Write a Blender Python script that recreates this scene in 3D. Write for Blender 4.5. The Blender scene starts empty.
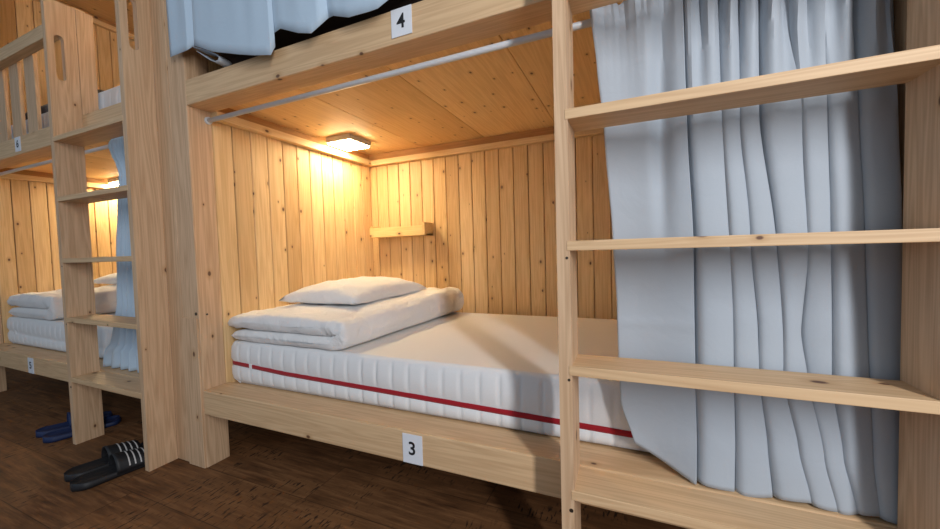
import bpy, bmesh, math, random
from mathutils import Vector, Matrix, noise
from mathutils.geometry import tessellate_polygon
random.seed(7)
sc = bpy.context.scene
col = sc.collection

# ------------------------------------------------------------ camera
CX, CY, CZ = 1.4902, -0.8661, 0.8035
yaw, pitch, roll, FPX = 0.4107, -0.0411, -0.0288, 373.28
fwd = Vector((-math.sin(yaw)*math.cos(pitch), math.cos(yaw)*math.cos(pitch), math.sin(pitch)))
rgt = Vector((math.cos(yaw), math.sin(yaw), 0)); upv = rgt.cross(fwd)
r2 = math.cos(roll)*rgt + math.sin(roll)*upv
u2 = math.cos(roll)*upv - math.sin(roll)*rgt
cam = bpy.data.objects.new('camera', bpy.data.cameras.new('camera'))
col.objects.link(cam)
M = Matrix.Identity(4)
for i in range(3):
    M[i][0], M[i][1], M[i][2] = r2[i], u2[i], -fwd[i]
M.translation = (CX, CY, CZ)
cam.matrix_world = M
cam.data.sensor_width = 36; cam.data.lens = FPX/940*36; cam.data.clip_start = .02
sc.camera = cam

# ------------------------------------------------------------ world, daylight, exposure
w = bpy.data.worlds.new('world'); sc.world = w; w.use_nodes = True
w.node_tree.nodes['Background'].inputs[0].default_value = (.68, .83, 1, 1)
w.node_tree.nodes['Background'].inputs[1].default_value = .36
def area(name, loc, target, sx, sy, power, color):
    l = bpy.data.lights.new(name, 'AREA'); l.shape = 'RECTANGLE'; l.size = sx; l.size_y = sy
    l.energy = power; l.color = color
    o = bpy.data.objects.new(name, l); col.objects.link(o); o.location = loc
    o.rotation_euler = (Vector(target)-Vector(loc)).to_track_quat('-Z', 'Y').to_euler()
    return o
area('daylight_window', (2.62, -1.60, 1.55), (0.9, 0.2, .75), .14, 1.5, 38, (.98, .98, 1))
area('daylight_side_window', (-1.7, -2.6, 1.3), (1.2, 0, 1.0), .8, 1.3, 8, (.58, .78, 1))
sc.view_settings.view_transform = 'Standard'
sc.view_settings.look = 'None'
sc.view_settings.gamma = 1
sc.view_settings.use_curve_mapping = False
sc.view_settings.exposure = 0.08
sc.cycles.use_denoising = True
sc.cycles.max_bounces = 8; sc.cycles.diffuse_bounces = 5
sc.cycles.sample_clamp_indirect = 6

# ------------------------------------------------------------ materials
def nodes(name):
    m = bpy.data.materials.new(name); m.use_nodes = True
    nt = m.node_tree; b = nt.nodes['Principled BSDF']
    return m, nt, b
def N(nt, t, **k):
    n = nt.nodes.new(t)
    for a, v in k.items(): setattr(n, a, v)
    return n
def math_(nt, op, a, b=None, c=None):
    n = N(nt, 'ShaderNodeMath', operation=op)
    for i, v in enumerate((a, b, c)):
        if v is None: continue
        if isinstance(v, (int, float)): n.inputs[i].default_value = v
        else: nt.links.new(v, n.inputs[i])
    return n.outputs[0]
def mixc(nt, f, a, b, mode='MIX'):
    n = N(nt, 'ShaderNodeMix', data_type='RGBA', blend_type=mode)
    for i, v in ((0, f), (6, a), (7, b)):
        if isinstance(v, (int, float)): n.inputs[i].default_value = v
        elif isinstance(v, tuple): n.inputs[i].default_value = (*v, 1)
        else: nt.links.new(v, n.inputs[i])
    return n.outputs[2]
def ramp(nt, f, stops):
    n = N(nt, 'ShaderNodeValToRGB'); nt.links.new(f, n.inputs[0])
    e = n.color_ramp.elements
    while len(e) < len(stops): e.new(.5)
    for x, (p, c) in zip(e, stops):
        x.position = p; x.color = (*c, 1) if isinstance(c, tuple) else (c, c, c, 1)
    return n.outputs[0]

def pine(name, axis, light=(.69, .50, .325), dark=(.47, .29, .16), knot=(.13, .055, .025), plank=None, rough=.55, knots=.32, ks=1.0):
    """pine with the grain along axis 0/1/2; plank=(across axis, width, phase) varies tone board by board"""
    m, nt, b = nodes(name)
    tc = N(nt, 'ShaderNodeTexCoord'); sep = N(nt, 'ShaderNodeSeparateXYZ'); nt.links.new(tc.outputs['Object'], sep.inputs[0])
    oi = N(nt, 'ShaderNodeObjectInfo')
    rnd = math_(nt, 'MULTIPLY', oi.outputs['Random'], 37.0)
    xyz = [sep.outputs[i] for i in range(3)]
    tone = None
    if plank:
        a, wd, ph = plank
        idx = math_(nt, 'FLOOR', math_(nt, 'DIVIDE', math_(nt, 'SUBTRACT', xyz[a], ph), wd))
        wn = N(nt, 'ShaderNodeTexWhiteNoise', noise_dimensions='1D'); nt.links.new(idx, wn.inputs['W'])
        tone = wn.outputs['Value']
        rnd = math_(nt, 'ADD', rnd, math_(nt, 'MULTIPLY', tone, 23.0))
    def scaled(ac, al):
        cb = N(nt, 'ShaderNodeCombineXYZ')
        for i in range(3):
            nt.links.new(math_(nt, 'MULTIPLY', xyz[i], al if i == axis else ac), cb.inputs[i])
        return cb.outputs[0]
    n1 = N(nt, 'ShaderNodeTexNoise', noise_dimensions='4D'); nt.links.new(scaled(26, 1.1), n1.inputs['Vector']); nt.links.new(rnd, n1.inputs['W'])
    n1.inputs['Scale'].default_value = 1; n1.inputs['Detail'].default_value = 3; n1.inputs['Distortion'].default_value = .6
    n2 = N(nt, 'ShaderNodeTexNoise', noise_dimensions='4D'); nt.links.new(scaled(130, 3.5), n2.inputs['Vector']); nt.links.new(rnd, n2.inputs['W'])
    n2.inputs['Scale'].default_value = 1; n2.inputs['Detail'].default_value = 2
    # growth ring lines
    rg = math_(nt, 'ABSOLUTE', math_(nt, 'SUBTRACT', math_(nt, 'FRACT', math_(nt, 'MULTIPLY', n1.outputs['Fac'], 9.0)), .5))
    rg = math_(nt, 'MULTIPLY', rg, 2.0)
    f = math_(nt, 'ADD', math_(nt, 'MULTIPLY', n2.outputs['Fac'], .45), math_(nt, 'MULTIPLY', rg, .45))
    c = mixc(nt, ramp(nt, f, [(.2, 0.0), (.85, 1.0)]), light, dark)
    c = mixc(nt, .75, light, c)
    if tone is not None:
        c = mixc(nt, 1.0, c, ramp(nt, tone, [(0, (.83, .77, .70)), (1, (1.08, 1.08, 1.08))]), 'MULTIPLY')
    # knots
    oth = [i for i in range(3) if i != axis]
    ac = math_(nt, 'ADD', math_(nt, 'ADD', xyz[oth[0]], xyz[oth[1]]), math_(nt, 'MULTIPLY', rnd, .37))
    al = math_(nt, 'ADD', xyz[axis], math_(nt, 'MULTIPLY', rnd, 1.31))
    cbk = N(nt, 'ShaderNodeCombineXYZ'); nt.links.new(math_(nt, 'MULTIPLY', ac, 9*ks), cbk.inputs[0]); nt.links.new(math_(nt, 'MULTIPLY', al, 5.5*ks), cbk.inputs[1])
    vo = N(nt, 'ShaderNodeTexVoronoi', voronoi_dimensions='2D'); nt.links.new(cbk.outputs[0], vo.inputs['Vector']); vo.inputs['Scale'].default_value = 1
    sp = N(nt, 'ShaderNodeSeparateColor'); nt.links.new(vo.outputs['Color'], sp.inputs[0])
    keep = math_(nt, 'LESS_THAN', sp.outputs[0], knots)
    dd = math_(nt, 'DIVIDE', vo.outputs['Distance'], math_(nt, 'ADD', .35, sp.outputs[1]))
    kn = ramp(nt, dd, [(.035, 1.0), (.065, 0.0)])
    ha = ramp(nt, dd, [(.05, .5), (.17, 0.0)])
    c = mixc(nt, math_(nt, 'MULTIPLY', ha, keep), c, (.46, .25, .10))
    c = mixc(nt, math_(nt, 'MULTIPLY', kn, keep), c, knot)
    nt.links.new(c, b.inputs['Base Color']); b.inputs['Roughness'].default_value = rough
    bp = N(nt, 'ShaderNodeBump'); bp.inputs['Strength'].default_value = .12; bp.inputs['Distance'].default_value = .002
    nt.links.new(f, bp.inputs['Height']); nt.links.new(bp.outputs[0], b.inputs['Normal'])
    return m
BW = .0796; BX = .2048
WX = pine('pine_along_x', 0, (.72, .49, .275), (.50, .30, .15)); WY = pine('pine_along_y', 1); WZ = pine('pine_along_z', 2, (.68, .46, .28), (.41, .235, .12))
PANEL_B = pine('panel_back', 2, (.84, .60, .315), (.59, .355, .14), plank=(0, BW, BX), knots=.42, ks=1.45)
PANEL_S = pine('panel_side', 2, (.84, .60, .315), (.59, .355, .14), plank=(1, BW, .087), knots=.36, ks=1.4)
CEIL = pine('ceiling_boards', 1, (.86, .61, .31), (.66, .42, .18), plank=(0, .385, 0), knots=.40, ks=1.7)
DARKPINE_Y = pine('reddish_pine_y', 1, (.50, .27, .10), (.36, .17, .06))
DARKPINE_X = pine('reddish_pine_x', 0, (.50, .27, .10), (.36, .17, .06))
TRIM_Y = pine('trim_pine_y', 1, (.84, .62, .34), (.62, .40, .18)); TRIM_X = pine('trim_pine_x', 0, (.84, .62, .34), (.62, .40, .18))
LEDGE = pine('pine_ledge', 0, (.80, .56, .26), (.60, .38, .14), knots=.1)

def cloth(name, colr, rough=.85, bump=.25, scale=900, sheen=.2, trans=0, wrinkle=0):
    m, nt, b = nodes(name)
    tc = N(nt, 'ShaderNodeTexCoord')
    n = N(nt, 'ShaderNodeTexNoise'); n.inputs['Scale'].default_value = scale; n.inputs['Detail'].default_value = 1
    n3 = N(nt, 'ShaderNodeTexNoise'); n3.inputs['Scale'].default_value = 16; n3.inputs['Detail'].default_value = 4; n3.inputs['Distortion'].default_value = .8
    nt.links.new(tc.outputs['Object'], n.inputs['Vector']); nt.links.new(tc.outputs['Object'], n3.inputs['Vector'])
    d = tuple(x*.93 for x in colr)
    nt.links.new(mixc(nt, n.outputs['Fac'], colr, d), b.inputs['Base Color'])
    bp = N(nt, 'ShaderNodeBump'); bp.inputs['Strength'].default_value = bump; bp.inputs['Distance'].default_value = .0006
    nt.links.new(n.outputs['Fac'], bp.inputs['Height'])
    last = bp
    if wrinkle:
        b2 = N(nt, 'ShaderNodeBump'); b2.inputs['Strength'].default_value = wrinkle; b2.inputs['Distance'].default_value = .012
        nt.links.new(n3.outputs['Fac'], b2.inputs['Height']); nt.links.new(bp.outputs[0], b2.inputs['Normal']); last = b2
    nt.links.new(last.outputs[0], b.inputs['Normal'])
    b.inputs['Roughness'].default_value = rough
    b.inputs['Sheen Weight'].default_value = sheen
    b.inputs['Specular IOR Level'].default_value = .25
    if trans:
        tr = N(nt, 'ShaderNodeBsdfTranslucent'); tr.inputs[0].default_value = (*colr, 1)
        mx = N(nt, 'ShaderNodeMixShader'); mx.inputs[0].default_value = trans
        nt.links.new(b.outputs[0], mx.inputs[1]); nt.links.new(tr.outputs[0], mx.inputs[2])
        nt.links.new(mx.outputs[0], nt.nodes['Material Output'].inputs[0])
    return m
CURT_LIGHT = cloth('curtain_light_blue', (.55, .69, .82), .6, .3, 700, .2, .1, .12)
CURT = cloth('curtain_grey', (.475, .53, .59), .6, .3, 700, .2, .14, .15)
LINEN = cloth('bed_linen', (.80, .79, .78), .85, .2, 500, .2, 0, .85)
MATT = cloth('mattress_cover', (.78, .78, .78), .85, .3, 300, .2)
TOPSHEET = cloth('mattress_top', (.82, .79, .75), .85, .2, 300, .2)
PIPING = cloth('red_piping', (.34, .004, .012), .6, .2, 400)
GAPFILL = cloth('brown_gap_fill', (.035, .020, .016), .95, .3, 300)  # near-black brown for the slab that darkens the upper berth
GREYCLOTH = cloth('grey_blanket', (.07, .07, .08), .9, .3, 300)

def plain(name, colr, rough=.5, metal=0, emit=0, spec=.5):
    m, nt, b = nodes(name)
    tc = N(nt, 'ShaderNodeTexCoord'); n = N(nt, 'ShaderNodeTexNoise'); n.inputs['Scale'].default_value = 60
    nt.links.new(tc.outputs['Object'], n.inputs['Vector'])
    nt.links.new(mixc(nt, n.outputs['Fac'], colr, tuple(x*.9 for x in colr)), b.inputs['Base Color'])
    b.inputs['Roughness'].default_value = rough; b.inputs['Metallic'].default_value = metal
    b.inputs['Specular IOR Level'].default_value = spec
    if emit:
        b.inputs['Emission Color'].default_value = (1, .785, .46, 1); b.inputs['Emission Strength'].default_value = emit
    return m
ROD = plain('rod_plastic', (.70, .72, .74), .35)
WHITEP = plain('sign_plastic', (.80, .82, .86), .5)
INK = plain('ink', (.01, .01, .012), .6)
LAMPB = plain('lamp_body', (.60, .56, .48), .5)
LAMPD = plain('lamp_diffuser', (.95, .9, .8), .5, emit=88)
SCREW = plain('screw_metal', (.10, .08, .06), .4, .8)
BLACK = plain('black_rubber', (.012, .012, .014), .55)
BLUE = plain('blue_rubber', (.008, .022, .085), .6)
STRIPE = plain('white_stripe', (.62, .60, .58), .6)
BSTRIPE = plain('blue_stripe', (.03, .09, .34), .6)
PLASTER = plain('plaster', (.62, .60, .56), .9)

def floor_mat():
    m, nt, b = nodes('dark_wood_floor')
    tc = N(nt, 'ShaderNodeTexCoord'); sep = N(nt, 'ShaderNodeSeparateXYZ'); nt.links.new(tc.outputs['Object'], sep.inputs[0])
    x, y = sep.outputs[0], sep.outputs[1]
    row = math_(nt, 'FLOOR', math_(nt, 'DIVIDE', y, .19))
    wr = N(nt, 'ShaderNodeTexWhiteNoise', noise_dimensions='1D'); nt.links.new(row, wr.inputs['W'])
    xs = math_(nt, 'ADD', x, math_(nt, 'MULTIPLY', wr.outputs['Value'], 1.3))
    cell = math_(nt, 'FLOOR', math_(nt, 'DIVIDE', xs, 1.25))
    wc = N(nt, 'ShaderNodeTexWhiteNoise', noise_dimensions='2D')
    cb0 = N(nt, 'ShaderNodeCombineXYZ'); nt.links.new(row, cb0.inputs[0]); nt.links.new(cell, cb0.inputs[1]); nt.links.new(cb0.outputs[0], wc.inputs['Vector'])
    cb = N(nt, 'ShaderNodeCombineXYZ')
    nt.links.new(math_(nt, 'MULTIPLY', x, 5.0), cb.inputs[0]); nt.links.new(math_(nt, 'MULTIPLY', y, 60.0), cb.inputs[1])
    nt.links.new(math_(nt, 'MULTIPLY', wc.outputs['Value'], 30.0), cb.inputs[2])
    n1 = N(nt, 'ShaderNodeTexNoise'); nt.links.new(cb.outputs[0], n1.inputs['Vector']); n1.inputs['Scale'].default_value = 1; n1.inputs['Detail'].default_value = 5; n1.inputs['Roughness'].default_value = .7
    cb2 = N(nt, 'ShaderNodeCombineXYZ')
    nt.links.new(math_(nt, 'MULTIPLY', x, 5.0), cb2.inputs[0]); nt.links.new(math_(nt, 'MULTIPLY', y, 9.0), cb2.inputs[1]); nt.links.new(wc.outputs['Value'], cb2.inputs[2])
    n2 = N(nt, 'ShaderNodeTexNoise'); nt.links.new(cb2.outputs[0], n2.inputs['Vector']); n2.inputs['Scale'].default_value = 1; n2.inputs['Detail'].default_value = 3
    # worn saw marks: short dark cross strokes in patches
    cb3 = N(nt, 'ShaderNodeCombineXYZ')
    nt.links.new(math_(nt, 'MULTIPLY', x, 110.0), cb3.inputs[0]); nt.links.new(math_(nt, 'MULTIPLY', y, 26.0), cb3.inputs[1])
    n3 = N(nt, 'ShaderNodeTexNoise'); nt.links.new(cb3.outputs[0], n3.inputs['Vector']); n3.inputs['Scale'].default_value = 1; n3.inputs['Detail'].default_value = 2
    c = ramp(nt, n1.outputs['Fac'], [(.3, (.045, .018, .007)), (.5, (.14, .060, .023)), (.72, (.30, .14, .056))])
    c = mixc(nt, ramp(nt, n2.outputs['Fac'], [(.35, 0.0), (.75, .7)]), c, (.26, .118, .045))
    mark = math_(nt, 'MULTIPLY', ramp(nt, n3.outputs['Fac'], [(.56, 0.0), (.63, 1.0)]), ramp(nt, n2.outputs['Fac'], [(.50, 0.0), (.60, .9)]))
    c = mixc(nt, mark, c, (.018, .010, .007))
    fy = math_(nt, 'FRACT', math_(nt, 'DIVIDE', y, .19)); fx = math_(nt, 'FRACT', math_(nt, 'DIVIDE', xs, 1.25))
    gap = math_(nt, 'MAXIMUM', math_(nt, 'LESS_THAN', fy, .014), math_(nt, 'LESS_THAN', fx, .0025))
    c = mixc(nt, math_(nt, 'MULTIPLY', gap, .6), c, (.020, .010, .005))
    nt.links.new(c, b.inputs['Base Color'])
    nt.links.new(ramp(nt, n1.outputs['Fac'], [(.3, .55), (.8, .75)]), b.inputs['Roughness'])
    b.inputs['Specular IOR Level'].default_value = .3
    bp = N(nt, 'ShaderNodeBump'); bp.inputs['Strength'].default_value = .25; bp.inputs['Distance'].default_value = .002
    nt.links.new(n1.outputs['Fac'], bp.inputs['Height']); nt.links.new(bp.outputs[0], b.inputs['Normal'])
    return m
FLOOR = floor_mat()

# ------------------------------------------------------------ object helpers
def link(name, me, mat, parent=None):
    o = bpy.data.objects.new(name, me); col.objects.link(o)
    if parent is not None: o.parent = parent
    me.materials.append(mat)
    return o
def wloc(p):
    v = Vector((0, 0, 0))
    while p is not None: v += p.location; p = p.parent
    return v
def obj(name, bm, mat, parent=None, smooth=False, origin=None, sharp=0):
    """bm in world coordinates -> one mesh object; its origin sits on its parent's, or on `origin`"""
    off = wloc(parent) if parent is not None else Vector(origin or (0, 0, 0))
    bmesh.ops.translate(bm, verts=bm.verts, vec=-off)
    bmesh.ops.recalc_face_normals(bm, faces=bm.faces)
    me = bpy.data.meshes.new(name); bm.to_mesh(me); bm.free()
    if smooth:
        for p in me.polygons: p.use_smooth = True
        if sharp: me.set_sharp_from_angle(angle=math.radians(sharp))
    o = link(name, me, mat, parent)
    if parent is None: o.location = off
    return o
def thing(name, label, cat, loc, group=None):
    o = bpy.data.objects.new(name, None); col.objects.link(o); o.location = loc; o.empty_display_size = .1
    tag(o, label, cat, group); return o
def tag(o, label, cat, group=None):
    o['label'] = label; o['category'] = cat
    if group: o['group'] = group
    return o
def struct(o): o['kind'] = 'structure'; return o
def add_box(bm, x0, x1, y0, y1, z0, z1, bev=.0):
    r = bmesh.ops.create_cube(bm, size=1)
    vs = r['verts']
    for v in vs:
        v.co = Vector(((x0+x1)/2+v.co.x*(x1-x0), (y0+y1)/2+v.co.y*(y1-y0), (z0+z1)/2+v.co.z*(z1-z0)))
    if bev:
        es = list({e for v in vs for e in v.link_edges})
        bmesh.ops.bevel(bm, geom=es, offset=bev, segments=2, affect='EDGES', profile=.6)
def box(name, x0, x1, y0, y1, z0, z1, mat, parent=None, bev=.002, origin=None):
    bm = bmesh.new(); add_box(bm, x0, x1, y0, y1, z0, z1, bev)
    return obj(name, bm, mat, parent, origin=origin)
def cyl(bm, p, q, r, n=20, r2=None):
    p, q = Vector(p), Vector(q); d = q-p
    res = bmesh.ops.create_cone(bm, cap_ends=True, segments=n, radius1=r, radius2=r if r2 is None else r2, depth=d.length)
    m = Matrix.Translation((p+q)/2) @ d.to_track_quat('Z', 'Y').to_matrix().to_4x4()
    bmesh.ops.transform(bm, matrix=m, verts=res['verts'])
def copy_tree(o, shift=None, parent=None):
    c = o.copy(); col.objects.link(c)
    if parent is not None: c.parent = parent
    if shift: c.location = o.location + Vector(shift)
    for ch in list(o.children): copy_tree(ch, None, c)
    return c
def tree(o):
    out = [o]
    for c in o.children: out += tree(c)
    return out
def find(root, name): return [o for o in tree(root) if o.name.split('.')[0] == name]

def grid_obj(name, rows, mat, parent=None, origin=None, closed=False, caps=False, smooth=True, sharp=0):
    bm = bmesh.new()
    V = [[bm.verts.new(p) for p in r] for r in rows]
    n = len(V[0])
    for i in range(len(V)-1):
        for j in range(n if closed else n-1):
            bm.faces.new((V[i][j], V[i][(j+1) % n], V[i+1][(j+1) % n], V[i+1][j]))
    if caps:
        bm.faces.new(V[0]); bm.faces.new(V[-1])
    return obj(name, bm, mat, parent, smooth, origin, sharp)

# ------------------------------------------------------------ setting
P = 2.12           # one bunk to the next
D = 1.046          # face of the panelled wall behind
struct(box('floor', -5.2, 4.2, -3.2, D+.06, -.05, 0, FLOOR, bev=0))
def panel_strips(axis, a0, a1, phase, c0, c1, z0, z1):
    """tongue-and-groove boards in one mesh; axis 0: boards follow one another along x, 1: along y"""
    bm = bmesh.new()
    k = math.floor((a0-phase)/BW)
    while phase+k*BW < a1-.001:
        s, e = max(a0, phase+k*BW), min(a1, phase+(k+1)*BW)
        if e-s > .006:
            g = .0021
            if axis == 0: add_box(bm, s+g, e-g, c0, c1, z0, z1, .0036)
            else: add_box(bm, c0, c1, s+g, e-g, z0, z1, .0036)
        k += 1
    return bm
wb = panel_strips(0, -4.4, 2.6, BX, D, D+.016, 0, 2.75)
add_box(wb, -5.2, 4.2, D+.012, D+.06, 0, 2.75)
struct(obj('wall_back', wb, PANEL_B))
struct(box('wall_left', -4.50, -4.40, -3.2, D, 0, 2.75, PLASTER, bev=0))
struct(box('ceiling', -5.2, 4.2, -.9, D+.06, 2.75, 2.80, PLASTER, bev=0))

# ------------------------------------------------------------ bunk bed (two levels), built at the right, copied to the left
A = .1; B = .087; RX = 1.933
bunk = thing('bunk_bed', 'pine double-level bunk bed with open lower berth, signs 3 and 4 on its rails', 'bunk bed', (0, 0, 0), 'row of pine bunk beds')
box('post', -A, 0, 0, B, 0, 2.6, WZ, bunk, .003)
box('post', RX-.0018, RX+.0845, 0, B, 0, 2.6, WZ, bunk, .003)
fb = bmesh.new(); add_box(fb, -A, -.005, -.007, 0.001, 0, .573, .002); obj('post_facing', fb, WZ, bunk)
sb = bmesh.new(); cyl(sb, (-.014, -.002, .590), (-.014, .004, .590), .006, 12); obj('screw', sb, SCREW, bunk)
sb = bmesh.new(); cyl(sb, (.0, .03, .584), (.001, .03, .584), .004, 12); obj('screw', sb, SCREW, bunk)
box('side_rail', 0, RX, 0, .098, .2074, .2995, WX, bunk, .004)
box('side_rail', 0, RX, 0, B, 1.3584, 1.4485, WX, bunk, .004)
box('side_rail', 0, RX, 0, B, 2.50, 2.59, WX, bunk, .004)
def side(x0, x1, z0, z1):
    bm = panel_strips(1, B, D-.002, B, x0, x1, z0, z1)
    b0, b1 = (x0-.004, x0) if x0 < 1 else (x1, x1+.004)
    add_box(bm, b0, b1, B, D-.002, z0, z1)
    obj('side_panel', bm, PANEL_S, bunk)
side(-.016, 0, .21, 1.40); side(-.016, 0, 1.442, 2.6)
side(RX, RX+.016, .21, 1.40); side(RX, RX+.016, 1.442, 2.6)
box('bed_base', 0, RX, .10, D-.002, .262, .292, WX, bunk, 0)
def deck(z0, z1):
    bm = bmesh.new()
    for k in range(6):
        s, e = k*.385, min(RX, (k+1)*.385)
        if e-s > .01: add_box(bm, s+.0012, e-.0012, B, D-.002, z0, z1, .002)
    return obj('ceiling_board', bm, CEIL, bunk)
deck(1.3985, 1.442); deck(2.6, 2.64)
def trims(z):
    box('cleat', 0, .034, B, D-.002, z, z+.033, TRIM_Y, bunk, .002)
    box('cleat', .034, RX, D-.036, D-.002, z, z+.030, TRIM_X, bunk, .002)
    box('upper_trim', 0, .008, B, D-.002, z+.033, z+.069, DARKPINE_Y, bunk, .001)
    box('upper_trim', .008, RX, D-.020, D-.002, z+.031, z+.069, DARKPINE_X, bunk, .001)
trims(1.3295); trims(2.53)
bunk2 = copy_tree(bunk, (-P, 0, 0))
tag(bunk2, 'pine double-level bunk bed behind the full ladder, with slatted guard on its upper berth', 'bunk bed', 'row of pine bunk beds')

def sign(digit, x, z0, z1, label):
    t = thing('number_sign', label, 'sign', (x, -.0005, z0), 'berth number signs')
    box('plate', x-.032, x+.032, -.0025, -.0003, z0, z1, WHITEP, t, .0006)
    cu = bpy.data.curves.new('numeral', 'FONT'); cu.body = digit; cu.size = .052; cu.extrude = .0003
    cu.align_x = 'CENTER'; cu.align_y = 'CENTER'; cu.offset = .0008
    tmp = bpy.data.objects.new('numeral_outline', cu); col.objects.link(tmp)
    me = bpy.data.meshes.new_from_object(tmp.evaluated_get(bpy.context.evaluated_depsgraph_get()))
    bpy.data.objects.remove(tmp)
    o = link('numeral', me, INK, t)
    o.location = (-.001, -.0025, (z1-z0)/2); o.rotation_euler = (math.pi/2, 0, 0)
    return t
sign('3', .923, .2095, .2925, 'white number 3 sign on the lower bed rail')
sign('4', .936, 1.3735, 1.4465, 'white number 4 sign on the upper bed rail')
sign('5', -1.455, .2095, .2925, 'small white number sign on the far bed, lower rail beside the ladder')
sign('6', -1.405, 1.3735, 1.4465, 'small white number sign on the far bed, upper rail under the slats')

# ------------------------------------------------------------ ladders
XL, XR, SX, YS = 1.375, 1.907, .0262, -.0966
def board_with_slot(x0, x1, y0, y1, z0, z1, slot=None):
    bm = bmesh.new()
    outer = [(y0, z0), (y1, z0), (y1, z1), (y0, z1)]
    loops = [outer]
    if slot:
        a, b_, c, d = slot; r = (b_-a)/2; cyy = (a+b_)/2; inner = []
        for i in range(13): t = math.pi*i/12; inner.append((cyy+r*math.cos(t), d-r+r*math.sin(t)))
        for i in range(13): t = math.pi+math.pi*i/12; inner.append((cyy+r*math.cos(t), c+r+r*math.sin(t)))
        loops.append(inner)
    flat = [p for l in loops for p in l]
    tris = tessellate_polygon([[Vector((p[0], p[1], 0)) for p in l] for l in loops])
    va = [bm.verts.new((x0, *p)) for p in flat]; vb = [bm.verts.new((x1, *p)) for p in flat]
    for t in tris:
        bm.faces.new([va[i] for i in t]); bm.faces.new([vb[i] for i in t])
    s = 0
    for l in loops:
        for i in range(len(l)):
            j = (i+1) % len(l); bm.faces.new((va[s+i], va[s+j], vb[s+j], vb[s+i]))
        s += len(l)
    return bm
ladder = thing('ladder', 'pine ladder standing before the blue-grey curtain of the right-hand lower berth', 'ladder', (1.36, -.05, 0), 'pine bunk ladders')
slot = (-.073, -.043, 1.575, 1.765)
for x0 in (XL-SX, XR):
    obj('stile', board_with_slot(x0, x0+SX, YS, -.0003, 0, 1.908, slot), WZ, ladder)
for z in (.298, .5595, .8145, 1.0755, 1.328):
    box('rung', XL-.006, XR+.006, YS-.0012, -.003, z-.020, z, WX, ladder, .0015)
for z in (.275, .55, .80):
    sb = bmesh.new(); cyl(sb, (XL-.006, YS-.001, z-.02), (XL-.006, YS+.002, z-.02), .0028 if z > .28 else .0042, 10)
    obj('screw', sb, SCREW, ladder)
lad2 = copy_tree(ladder, (-P, 0, 0))
tag(lad2, 'pine ladder at the far bed, with a slotted grip in each upright', 'ladder', 'pine bunk ladders')

# guard of the far upper berth
gr = thing('guard_rail', 'slatted pine guard rail on the upper berth of the far bed', 'guard rail', (-1.4, .02, 1.449))
box('top_rail', -P+.002, -.772, .001, .045, 1.862, 1.926, WX, gr, .003)
for k in range(4):
    x = -1.37-k*.185
    box('slat', x-.055, x+.055, .046, .062, 1.4495, 1.90, WZ, gr, .002)
bm = bmesh.new(); add_box(bm, XL-SX-P, XL-P, .0012, .060, 1.4495, 1.908, .002); obj('end_board', bm, WZ, gr)

# ------------------------------------------------------------ curtain rods
def rod(x0, x1, y, z, label, r=.0085):
    t = thing('curtain_rod', label, 'curtain rod', (x0, y, z), 'curtain rods')
    bm = bmesh.new(); cyl(bm, (x0, y, z), (x1, y, z), r, 20); obj('tube', bm, ROD, t, True)
    for a, b_ in ((x0, x0+.006), (x1-.006, x1)):
        bm = bmesh.new(); cyl(bm, (a, y, z), (b_, y, z), .014, 20); obj('end_cap', bm, ROD, t)
    return t
rod(.001, RX-.004, .074, 1.3245, 'grey curtain rod under the rail of sign 4')
rod(.001-P, RX-.004-P, .074, 1.3245, 'grey curtain rod under the upper rail of the far bed')

# ------------------------------------------------------------ curtains
def lerp(a, b, t): return a+(b-a)*t
def interp_rows(keys, z):
    for (za, a), (zb, b) in zip(keys, keys[1:]):
        if zb <= z <= za or (z > za):
            t = (za-z)/(za-zb); t = max(0, min(1, t))
            t = t*t*(3-2*t)*.5+t*.5
            return [lerp(p, q, t) for p, q in zip(a, b)]
    return keys[-1][1]
# right-hand edges of the folds (world x) at a few heights, first entry = free edge of the curtain
K = [(1.350, [1.406, 1.589, 1.652, 1.692, 1.723, 1.773, 1.814, 1.857, 1.911, 1.9305]),
     (1.20,  [1.421, 1.592, 1.655, 1.689, 1.718, 1.767, 1.815, 1.852, 1.908, 1.9305]),
     (1.04,  [1.435, 1.595, 1.659, 1.689, 1.717, 1.783, 1.819, 1.863, 1.915, 1.9305]),
     (.79,   [1.450, 1.605, 1.670, 1.703, 1.744, 1.792, 1.825, 1.871, 1.919, 1.9305]),
     (.63,   [1.457, 1.606, 1.673, 1.713, 1.757, 1.780, 1.825, 1.874, 1.921, 1.9305]),
     (.54,   [1.458, 1.607, 1.673, 1.715, 1.753, 1.790, 1.825, 1.876, 1.922, 1.9305]),
     (.40,   [1.462, 1.608, 1.675, 1.728, 1.776, 1.815, 1.841, 1.881, 1.924, 1.9305]),
     (.303,  [1.490, 1.606, 1.673, 1.735, 1.794, 1.833, 1.862, 1.890, 1.926, 1.9305])]
ZT = 1.347
rows = []
NZ = 110
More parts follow.
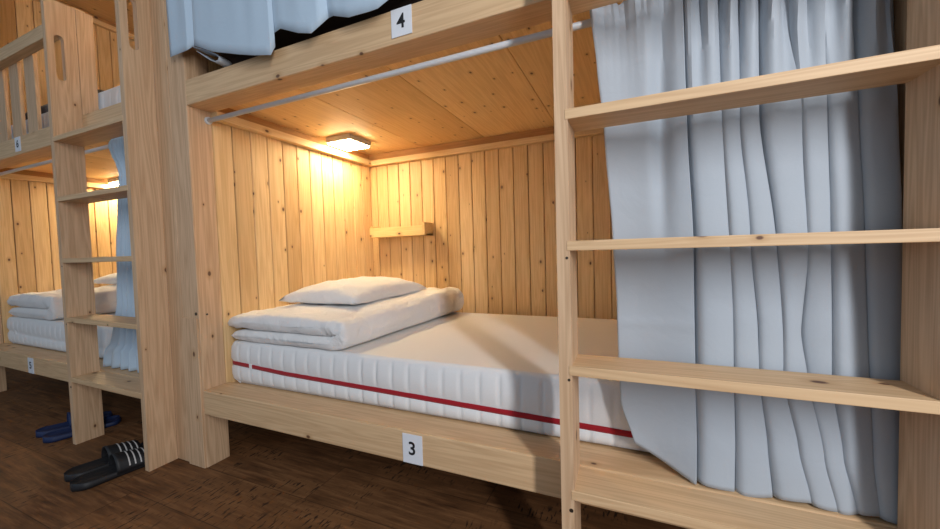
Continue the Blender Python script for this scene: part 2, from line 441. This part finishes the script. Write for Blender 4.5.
for iz in range(NZ+1):
    t = iz/NZ
    row = []
    e = interp_rows(K, lerp(ZT, .303, t))
    npan = len(e)-1
    for i in range(npan):
        xa, xb = e[i], e[i+1]
        wd = xb-xa
        npt = 34 if i == 0 else 16
        for j in range(npt):
            s = j/(npt-1)
            # hem: first panel rises towards its free edge, the rest rests on the rail
            if i == 0: zb_ = .303+.050*(1-s)**1.2 if s < .93 else .303
            else: zb_ = .303+.004*math.sin(i*2.1+s*2)
            z = lerp(ZT, zb_, t)
            yf = lerp(.048, .030, min(1, t*2.2))-(.017*max(0, (t-.5)*2) if i else 0)
            ylim = .094 if z < .50 else lerp(.094, .135, min(1, (z-.5)/.1))
            yb = yf+(.062 if z > .5 else .050)+(.02 if i == npan-1 else 0)
            if i == 0:
                y = yf+.008*math.sin(s*math.pi*1.2)*(1-t*.3)+.012*(1-s)*t
                if t < .6: y += .022*math.exp(-((s-(.80-.25*t))/.11)**2)*min(1, (.6-t)*3)*min(1, t*12)
                if t > .82: y -= .020*((t-.82)/.18)*s*s
                x = lerp(xa, xb, s)
            else:
                # starts tucked behind the previous fold, bellies forward to its right-hand edge
                q = 1-(1-min(1, s*2.6))**2
                if i == npan-1: q *= .55
                x = lerp(xa-.012, xb, s)
                y = lerp(yb, yf, q)-.006*math.sin(math.pi*s)
                if i == 5 and .55 < t < .85: y += .02*math.sin((t-.55)/.3*math.pi)*(1-s)
            # wrinkles
            n = noise.noise(Vector((x*9, z*5, i*7.3)))
            y += .0035*n
            hd = max(0, 1-(ZT-z)/.09)            # gathered heading over the rod
            if hd > 0:
                y += hd*(.005*math.sin(x*150+i*2.0)-.004)+hd*.005*noise.noise(Vector((x*40, z*50, 1)))
                z += hd*.008*math.sin(x*170+i)
            # ironed crease across the first fold
            if i == 0: y -= .0022*math.exp(-((z-.628-.02*(x-1.5))/.006)**2)
            fan = max(0, 1-(ZT-z)/.35)
            y += fan**1.3*(.017*math.sin(x*150+i*1.3+z*2) if i else .006*math.sin(x*60+z*6))+fan**3*.0045*math.sin(x*430+i*2+z*9)*(1 if i else .5)
            row.append((x, min(y, ylim), z))
        # fold back behind the edge
        for k2, (dx, dy) in enumerate(((.0012, .0016), (-.003, .020), (-.012, .060))):
            x, y, z = row[-1-k2] if k2 == 0 else base
            if k2 == 0: base = (x, y, z)
            row.append((base[0]+dx, min(ylim+.002, base[1]+dy), base[2]+(.002 if k2 == 2 else 0)))
    rows.append(row)
c = grid_obj('curtain', rows, CURT, origin=(1.66, .05, .303), sharp=38)
sm = c.modifiers.new('thickness', 'SOLIDIFY'); sm.thickness = .0014; sm.offset = 0
tag(c, 'blue-grey pleated curtain drawn open to the right end of the lower berth', 'curtain', 'berth curtains')

# curtain of the upper berth, hanging outside its rail: (x, y, z of hem)
U = [(-.030, -.022, 1.526), (.030, -.026, 1.526), (.082, -.030, 1.522), (.100, -.012, 1.545), (.128, -.034, 1.524), (.22, -.036, 1.482), (.347, -.034, 1.444), (.42, -.036, 1.424),
     (.486, -.030, 1.412), (.492, -.018, 1.44), (.472, -.010, 1.486), (.53, -.030, 1.480), (.605, -.034, 1.446), (.655, -.034, 1.433), (.680, -.032, 1.446),
     (.700, -.014, 1.475), (.73, -.028, 1.466), (.79, -.032, 1.442), (.85, -.034, 1.438), (.885, -.032, 1.440), (.92, -.028, 1.456), (1.0, -.020, 1.50), (1.08, -.030, 1.52)]
rows = []
sub = []
for i in range(len(U)-1):
    for k in range(4):
        t = k/4; sub.append(tuple(lerp(a, b, t) for a, b in zip(U[i], U[i+1])))
sub.append(U[-1])
for iz in range(30):
    t = iz/29; row = []
    for k, (x, y, zh) in enumerate(sub):
        z = lerp(2.36, zh, t)
        f = 1-t
        yy = -.046+(y+.046)*(.35+.65*t)+.010*f*math.sin(x*70)+.003*noise.noise(Vector((x*12, z*3, 4)))
        row.append((lerp(x*.93+.02, x, t), yy-.003, z))
    rows.append(row)
c = grid_obj('curtain', rows, CURT_LIGHT, origin=(.4, -.03, 1.42), sharp=38)
sm = c.modifiers.new('thickness', 'SOLIDIFY'); sm.thickness = .0014; sm.offset = 0
tag(c, 'light blue curtain hanging over the upper berth above sign 4', 'curtain', 'berth curtains')
rod(-.098, 1.9, -.046, 2.365, 'grey curtain rod above the light blue curtain of the upper berth')
# loose fold of its hem curling up below the main edge
loop = [(.100, 1.532), (.130, 1.520), (.165, 1.505), (.200, 1.490), (.226, 1.476), (.236, 1.466), (.232, 1.457), (.218, 1.455), (.200, 1.462), (.178, 1.476), (.155, 1.492), (.130, 1.508)]
rows = [[(x, lerp(-.030, .020, k/4)+.004*math.sin(k+x*30), z-.004*k*.2) for x, z in loop] for k in range(5)]
hf = grid_obj('hem_fold', rows, CURT, c)
sm = hf.modifiers.new('thickness', 'SOLIDIFY'); sm.thickness = .0022; sm.offset = 0

# gathered curtain at the far lower berth
rows = []
prof = [(1.335, -.475, .032), (1.318, -.50, .062), (1.27, -.50, .048), (1.20, -.50, .040), (1.0, -.485, .068), (.8, -.48, .085), (.6, -.475, .10), (.45, -.47, .13), (.36, -.46, .165), (.303, -.46, .175)]
# spread so that its left edge follows the photograph's outline: x left = centre - half
prof = [(1.340, -.545, .055), (1.315, -.550, .110), (1.27, -.545, .085), (1.18, -.52, .060), (1.0, -.53, .090), (.8, -.54, .125), (.6, -.545, .14), (.45, -.56, .20), (.36, -.58, .245), (.303, -.585, .255)]
for iz in range(61):
    z = lerp(1.340, .303, iz/60)
    for (za, ca, ha), (zb, cb_, hb) in zip(prof, prof[1:]):
        if zb <= z <= za:
            t = (za-z)/(za-zb); cx, hw = lerp(ca, cb_, t), lerp(ha, hb, t)
    row = []
    for k in range(61):
        s = k/60*2-1
        row.append((cx+s*hw+.004*math.sin(k*.9), .060+.018*math.sin(k*.75+z*.8)*(1 if z < 1.25 else 1.2)-(.012 if z < .4 else 0)+.004*noise.noise(Vector((k*.2, z*6, 9))), z))
    rows.append(row)
c = grid_obj('curtain', rows, CURT_LIGHT, origin=(-.55, .06, .303))
sm = c.modifiers.new('thickness', 'SOLIDIFY'); sm.thickness = .0014; sm.offset = 0
tag(c, 'blue-grey curtain bunched together behind the far ladder', 'curtain', 'berth curtains')
# end of the far upper curtain, at the picture's corner
rows = []
for iz in range(16):
    t = iz/15; z = lerp(2.36, 1.955, t); row = []
    for k in range(31):
        s = k/30
        row.append((-1.95+s*(.525+.03*math.sin(t*3)-.06*t*s), -.040+.012*math.sin(k*1.1), z+.02*s))
    rows.append(row)
c = grid_obj('curtain', rows, CURT, origin=(-1.7, -.04, 1.955))
sm = c.modifiers.new('thickness', 'SOLIDIFY'); sm.thickness = .0014; sm.offset = 0
tag(c, 'sliver of blue-grey curtain above the slatted guard rail', 'curtain', 'berth curtains')
rod(-P-.098, -.25-P/9, -.040, 2.365, 'grey curtain rod high above the slatted guard rail')

# ------------------------------------------------------------ mattresses
def rrect(x0, x1, y0, y1, r, n=6):
    pts = []
    for cx, cy, a0 in ((x1-r, y1-r, 0), (x0+r, y1-r, 90), (x0+r, y0+r, 180), (x1-r, y0+r, 270)):
        for k in range(n+1):
            a = math.radians(a0+90*k/n); pts.append((cx+r*math.cos(a), cy+r*math.sin(a)))
    return pts
def mattress(label, z0=.2945, top=.4635):
    x0, x1, y0, y1 = .006, 1.915, .102, .968
    t = thing('mattress', label, 'mattress', (x0, y0, z0), 'mattresses')
    H = top-z0
    base = []
    ring = rrect(0, x1-x0, 0, y1-y0, .026)
    # densify the long edges so quilting can be modelled
    dense = []
    for i in range(len(ring)):
        a, b_ = Vector(ring[i]), Vector(ring[(i+1) % len(ring)])
        n = max(1, int((b_-a).length/.0055))
        for k in range(n): dense.append(a.lerp(b_, k/n))
    cen = Vector(((x1-x0)/2, (y1-y0)/2))
    def out(p, d):
        v = p-cen
        # push outward along the side normal (approx by dominant distance to edges)
        ex = min(p.x, (x1-x0)-p.x); ey = min(p.y, (y1-y0)-p.y)
        nx = (-1 if p.x < cen.x else 1) if ex < .027 else 0
        ny = (-1 if p.y < cen.y else 1) if ey < .027 else 0
        nv = Vector((nx, ny)); nv = nv.normalized() if nv.length else nv
        return p+nv*d
    rows = []
    def mid(x): return .50-(.09*min(1, x/.3)+.118*max(0, x-.3))    # the piping sags towards the foot of the bed
    prof = [(0, -.020), (.06, -.010), (.12, -.003), (.25, .001), (.40, .001), (.46, -.003), (.50, -.005), (.54, -.003), (.62, .002), (.75, .002), (.88, -.001), (.95, -.005), (.985, -.010), (1, -.020)]
    for h, o_ in prof:
        row = []
        for i, p in enumerate(dense):
            s = p.x if (p.y < .03 or p.y > (y1-y0)-.03) else p.y
            ch = abs((s/.060) % 1-.5)*2          # 1 at stitch line
            q = (.0085*(1-ch**9)-.006 if .08 < h < .9 and abs(h-.5) > .07 else 0)
            q += .0012*noise.noise(Vector((p.x*25, p.y*25, h*9)))
            pp = out(p, o_+q)
            m = mid(p.x); hh = h/.5*m if h < .5 else m+(h-.5)/.5*(1-m)
            row.append((x0+pp.x, y0+pp.y, z0+hh*H))
        rows.append(row)
    grid_obj('side_border', rows, MATT, t, closed=True)
    # top and bottom covers
    for nm, zz, ins, m in (('top_cover', top-.0015, .018, TOPSHEET), ('bottom_cover', z0+.001, .018, MATT)):
        bm = bmesh.new(); nx, ny = 40, 20
        G = []
        for i in range(nx+1):
            G.append([])
            for j in range(ny+1):
                x, y = lerp(x0+ins, x1-ins, i/nx), lerp(y0+ins, y1-ins, j/ny)
                bul = .0015*noise.noise(Vector((x*5, y*5, 2))) if nm == 'top_cover' and 0 < i < nx and 0 < j < ny else 0
                G[-1].append(bm.verts.new((x, y, zz+bul+(.0012 if nm == 'top_cover' else 0))))
        for i in range(nx):
            for j in range(ny): bm.faces.new((G[i][j], G[i+1][j], G[i+1][j+1], G[i][j+1]))
        obj(nm, bm, m, t, True)
    rows = []
    for p in dense:
        c0 = out(p, .0005); c1 = out(p, -.004)
        h = mid(p.x)*H+z0
        rows.append([(x0+c1.x, y0+c1.y, h-.0082), (x0+c0.x, y0+c0.y, h-.0066), (x0+c0.x, y0+c0.y, h+.0066), (x0+c1.x, y0+c1.y, h+.0082)])
    rows.append(rows[0])
    grid_obj('red_piping', rows, PIPING, t)['label'] = 'red piping'
    # piping joint, where a white tag covers it
    px = (.128, .135)
    box('care_tag', px[0]-.006, px[0]+.008, y0-.0022, y0+.004, z0+.46*H-.009, z0+.46*H+.010, MATT, t, .001)
    return t
mat3 = mattress('white quilted mattress with red piping, lying in the berth of sign 3')
mat5 = copy_tree(mat3, (-P, 0, 0)); mat5['label'] = 'white mattress in the lower berth of the far bed'; mat5['group'] = 'mattresses'
for o in find(mat5, 'red_piping'): bpy.data.objects.remove(o)
mat6 = copy_tree(mat3, (-P, 0, 1.4425-.2945)); mat6['label'] = 'white mattress in the upper berth of the far bed, behind the slats'

# ------------------------------------------------------------ folded duvet
def duvet(label):
    y0, y1 = .100, .985
    t0 = (.30, .12, .4645)
    # outline of the folded cross-section (x, z above mattress), anticlockwise from the lower left end
    sec = [(.045, .004), (.15, .001), (.30, .001), (.45, .001), (.54, .002), (.585, .012), (.600, .040), (.600, .070), (.585, .096), (.55, .108),
           (.45, .109), (.32, .108), (.18, .108), (.06, .104), (0.0, .092), (-.018, .078), (-.010, .064), (.04, .056), (.15, .050), (.30, .050), (.42, .050), (.545, .0500),
           (.556, .049), (.545, .0478), (.42, .0475), (.30, .047), (.15, .046), (.06, .043), (.035, .034), (.030, .018)]
    # refine
    pts = []
    n = len(sec)
    for i in range(n):
        p0, p1, p2, p3 = [Vector(sec[(i+k-1) % n]) for k in range(4)]
        for k in range(6):
            t = k/6
            pts.append(.5*((2*p1)+(-p0+p2)*t+(2*p0-5*p1+4*p2-p3)*t*t+(-p0+3*p1-3*p2+p3)*t**3))
    rows = []
    NY = 90
    def mid(p):   # centre line of the layer the point belongs to, for closing the front and back ends
        if p.x > .545: return Vector((.56, .055))
        return Vector((p.x, .080 if p.y > .0488 else .024))
    for i in range(NY+1):
        s = i/NY; y = lerp(y0, y1, s)
        k = 1.0
        for ee in (s, 1-s):
            dd = ee*(y1-y0)
            if dd < .022: k = min(k, math.sqrt(max(0, 1-(1-dd/.022)**2)))
        k = .10+.90*k
        row = []
        for p in pts:
            q = mid(p); v = Vector((p.x, lerp(q.y, p.y, k)))
            if p.x > .545: v.x = lerp(.56, p.x, .55+.45*k)
            nz = noise.noise(Vector((v.x*7, y*7, v.y*20)))*.010+noise.noise(Vector((v.x*22, y*20, 5)))*.0045+noise.noise(Vector((v.x*50, y*35, 8)))*.0012
            z = v.y
            if v.y > .058: z += nz+.010*math.sin(s*3.1)*(1-abs(v.x-.3)*1.3)
            x = v.x+noise.noise(Vector((1, y*4, v.y*14)))*.008
            rid = 1-abs(noise.noise(Vector((v.x*9+3, y*16, v.y*6))))*5      # sharp little creases
            if v.y > .058 and rid > 0: z -= .0035*rid
            y2 = y+(noise.noise(Vector((v.x*10, 3, v.y*30)))*.012 if s < .1 or s > .9 else 0)
            # long side drifts towards the head of the bed at the far end
            x += (.046*s if v.x > .3 else 0)
            if v.y > .058: z += .024*s*s*max(0, min(1, (v.x-.2)/.3))
            x = max(.002, x)
            row.append((x, y2, .4650+max(.0004, z)))
        rows.append(row)
    o = grid_obj('folded_duvet', rows, LINEN, origin=t0, closed=True, caps=True)
    # keep it right of the bunk's side boards
    return tag(o, label, 'duvet', 'folded white duvets')
duv = duvet('white folded duvet on the mattress of the sign 3 berth, under the pillow')

def pillow(label, cx, cy, z, w_=.42, d_=.56, h=.155, rz=0):
    n = 30
    top, bot = [], []
    for i in range(n+1):
        for lst, sg in ((top, 1), (bot, -1)):
            row = []
            for j in range(n+1):
                u, v = i/n*2-1, j/n*2-1
                f = max(0, (1-u*u))**.33*max(0, (1-v*v))**.33
                pin = 1-.10*(1-v*v)*abs(u)**3, 1-.10*(1-u*u)*abs(v)**3
                x, y = u*w_/2*pin[0], v*d_/2*pin[1]
                wr = noise.noise(Vector((x*14+cx, y*14, sg*3)))*.010+noise.noise(Vector((x*38, y*30, sg*3)))*.004
                zz = sg*h/2*f*(1 if sg > 0 else .28)+wr*f
                row.append((x, y, zz))
            lst.append(row)
    bm = bmesh.new()
    ca, sa = math.cos(rz), math.sin(rz)
    for lst in (top, bot):
        G = [[bm.verts.new((cx+x*ca-y*sa, cy+x*sa+y*ca, z+zz)) for x, y, zz in r] for r in lst]
        for i in range(n):
            for j in range(n): bm.faces.new((G[i][j], G[i+1][j], G[i+1][j+1], G[i][j+1]))
    bmesh.ops.remove_doubles(bm, verts=bm.verts, dist=.0004)
    o = obj('pillow', bm, LINEN, None, True, origin=(cx, cy, z))
    return tag(o, label, 'pillow', 'white pillows')
pil = pillow('plump white pillow on the folded duvet, below the small wall shelf', .288, .56, .603)

d2 = copy_tree(duv, (-P+.03, 0, 0)); d2.scale = (1, 1, 1.32); d2['label'] = 'white folded duvet in the lower berth of the far bed'
p2 = copy_tree(pil, (-P+.10, .16, .045)); p2['label'] = 'white pillow on the duvet of the far lower berth, seen between the rungs'

# dark grey blanket in the far upper berth
def blanket(label, cx0, hx, y0, y1, z0, z1, mat):
    rows = []
    zc, hz = (z0+z1)/2, (z1-z0)/2
    for i in range(41):
        s = i/40; y = lerp(y0, y1, s); k = min(1, (min(s, 1-s)*(y1-y0)/.02+.25)); row = []
        for a in range(60):
            th = a/60*2*math.pi
            c_, s_ = math.cos(th), math.sin(th)
            x = cx0+hx*math.copysign(abs(c_)**.25, c_)
            z = zc+k*hz*math.copysign(abs(s_)**.35, s_)+.008*noise.noise(Vector((x*6, y*7, 3)))
            row.append((x, y, max(z, z0)))
        rows.append(row)
    return tag(grid_obj('blanket', rows, mat, origin=(cx0, y0, z0), closed=True, caps=True), label, 'blanket')
blanket('dark grey blanket on the upper mattress behind the slats', -1.42, .40, .14, .80, 1.613, 1.69, GREYCLOTH)
blanket('dark brown filler added in the upper berth to darken the gap under the hem of the light blue curtain', .93, .90, .115, .95, 1.4435, 1.70, GAPFILL)  # added slab, stands in for the dark inside the upper berth

# ------------------------------------------------------------ lamps
def lamp(label, dx, dz=0):
    x0, x1, y0, y1 = .048+dx, .205+dx, .630, .795
    t = thing('berth_lamp', label, 'lamp', ((x0+x1)/2, (y0+y1)/2, 1.398+dz), 'square berth lamps')
    box('housing', x0, x1, y0, y1, 1.371+dz, 1.3982+dz, LAMPB, t, .003)
    box('diffuser', x0+.006, x1-.006, y0+.006, y1-.006, 1.364+dz, 1.371+dz, LAMPD, t, .002)
    return t
lamp('lit square lamp on the boards above the pillow of the sign 3 berth', 0)
lamp('lit square lamp in the far lower berth, seen between ladder rungs', -P)
lamp('unseen square lamp added under the roof boards to light the far upper berth', -.62, 1.2)  # out of view, added to give this berth its warm light

# ------------------------------------------------------------ small wall shelf
sh = thing('wall_shelf', 'small open-topped pine shelf box on the boards above the pillow', 'shelf', (.22, D, .89))
sx0, sx1, sy0, sy1 = .052, .430, .958, D-.001
box('bottom', sx0, sx1, sy0, sy1, .889, .899, LEDGE, sh, .001)
box('front_lip', sx0, sx1-.012, sy0-.010, sy0, .889, .945, LEDGE, sh, .0015)
box('end_board', sx1-.012, sx1, sy0-.010, sy1, .889, .962, LEDGE, sh, .0015)
box('end_board', sx0, sx0+.012, sy0, sy1, .899, .955, LEDGE, sh, .0015)

# ------------------------------------------------------------ slide sandals
def slide(name, label, loc, rz, body, stripe, group, nstripe=4, L=.275, W=.104):
    t = thing(name, label, 'sandal', loc, group)
    def half(s):          # half width along the sole, s 0 heel .. 1 toe
        return W/2*(.74+.20*math.sin(s*math.pi*.5)+.06*math.cos(s*6))*(1-max(0, (abs(s-.5)-.36)/.14)**2.4*.75)
    rows = []
    n = 30
    for i in range(n+1):
        s = i/n; y = s*L; h = half(max(.004, min(.996, s)))
        th = 0.026-.008*math.sin(min(1, s*1.3)*math.pi*.5)+.004*(s > .93)
        rows.append([(-h, y, .002), (-h*1.01, y, .010), (-h, y, th+.002), (-h*.90, y, th+.003), (-h*.78, y, th-.002), (0, y, th-.003), (h*.78, y, th-.002), (h*.90, y, th+.003), (h, y, th+.002), (h*1.01, y, .010), (h, y, .002), (0, y, .0)])
    bm = bmesh.new()
    V = [[bm.verts.new(p) for p in r] for r in rows]
    for i in range(n):
        for j in range(12): bm.faces.new((V[i][j], V[i][(j+1) % 12], V[i+1][(j+1) % 12], V[i+1][j]))
    bm.faces.new(V[0]); bm.faces.new(V[-1])
    me_parts = []
    def local(nm, bm, m):
        bmesh.ops.recalc_face_normals(bm, faces=bm.faces)
        me = bpy.data.meshes.new(nm); bm.to_mesh(me); bm.free()
        for p in me.polygons: p.use_smooth = True
        return link(nm, me, m, t)
    local('sole', bm, body)
    # strap arch
    bm = bmesh.new(); V = []
    s0, s1 = .40, .76
    def arch(s, a, off=0):
        w2 = half(s)*1.02+.003+off; hh = lerp(.078, .056, (s-s0)/(s1-s0))+off
        return (-w2*math.cos(a)*(1-.08*math.sin(a)), s*L, .012+(hh-.012)*math.sin(a)**.75 if 0 < a < math.pi else .012)
    na, ns = 20, 10
    for side_ in (0, -.005):
        V.append([[bm.verts.new(arch(lerp(s0+.03*math.sin(math.pi*j/na)*0, s1, i/ns), math.pi*j/na, side_)) for j in range(na+1)] for i in range(ns+1)])
    for G in V:
        for i in range(ns):
            for j in range(na): bm.faces.new((G[i][j], G[i][j+1], G[i+1][j+1], G[i+1][j]))
    for i in (0, ns):
        for j in range(na): bm.faces.new((V[0][i][j], V[0][i][j+1], V[1][i][j+1], V[1][i][j]))
    for j in (0, na):
        for i in range(ns): bm.faces.new((V[0][i][j], V[0][i+1][j], V[1][i+1][j], V[1][i][j]))
    local('strap', bm, body)
    for k in range(nstripe):
        bm = bmesh.new(); a0 = s0+.125+k*.060
        G = [[bm.verts.new(arch(a0+d, math.pi*(j+1.5)/(na+3)*1.0, .0015)) for j in range(na+1)] for d in (0, .015)]
        for j in range(na): bm.faces.new((G[0][j], G[0][j+1], G[1][j+1], G[1][j]))
        local('stripe', bm, stripe)['label'] = 'pale stripe across the strap'
    t.rotation_euler = (0, 0, rz)
    return t
slide('slide_sandal', 'black slide sandal with white stripes, touching the upright of the ladder', (-.312, -.266, 0), math.radians(-8), BLACK, STRIPE, 'black slide sandals')
slide('slide_sandal', 'black slide sandal with white stripes, on the side away from the upright', (-.412, -.246, 0), math.radians(-7), BLACK, STRIPE, 'black slide sandals')
slide('slide_sandal', 'blue slide sandal partly behind the far ladder upright, on the aisle side', (-.915, -.142, 0), math.radians(-14), BLUE, BSTRIPE, 'blue slide sandals', L=.255)
slide('slide_sandal', 'blue slide sandal deeper under the far bed than its mate', (-1.022, -.130, 0), math.radians(-14), BLUE, BSTRIPE, 'blue slide sandals', L=.255)
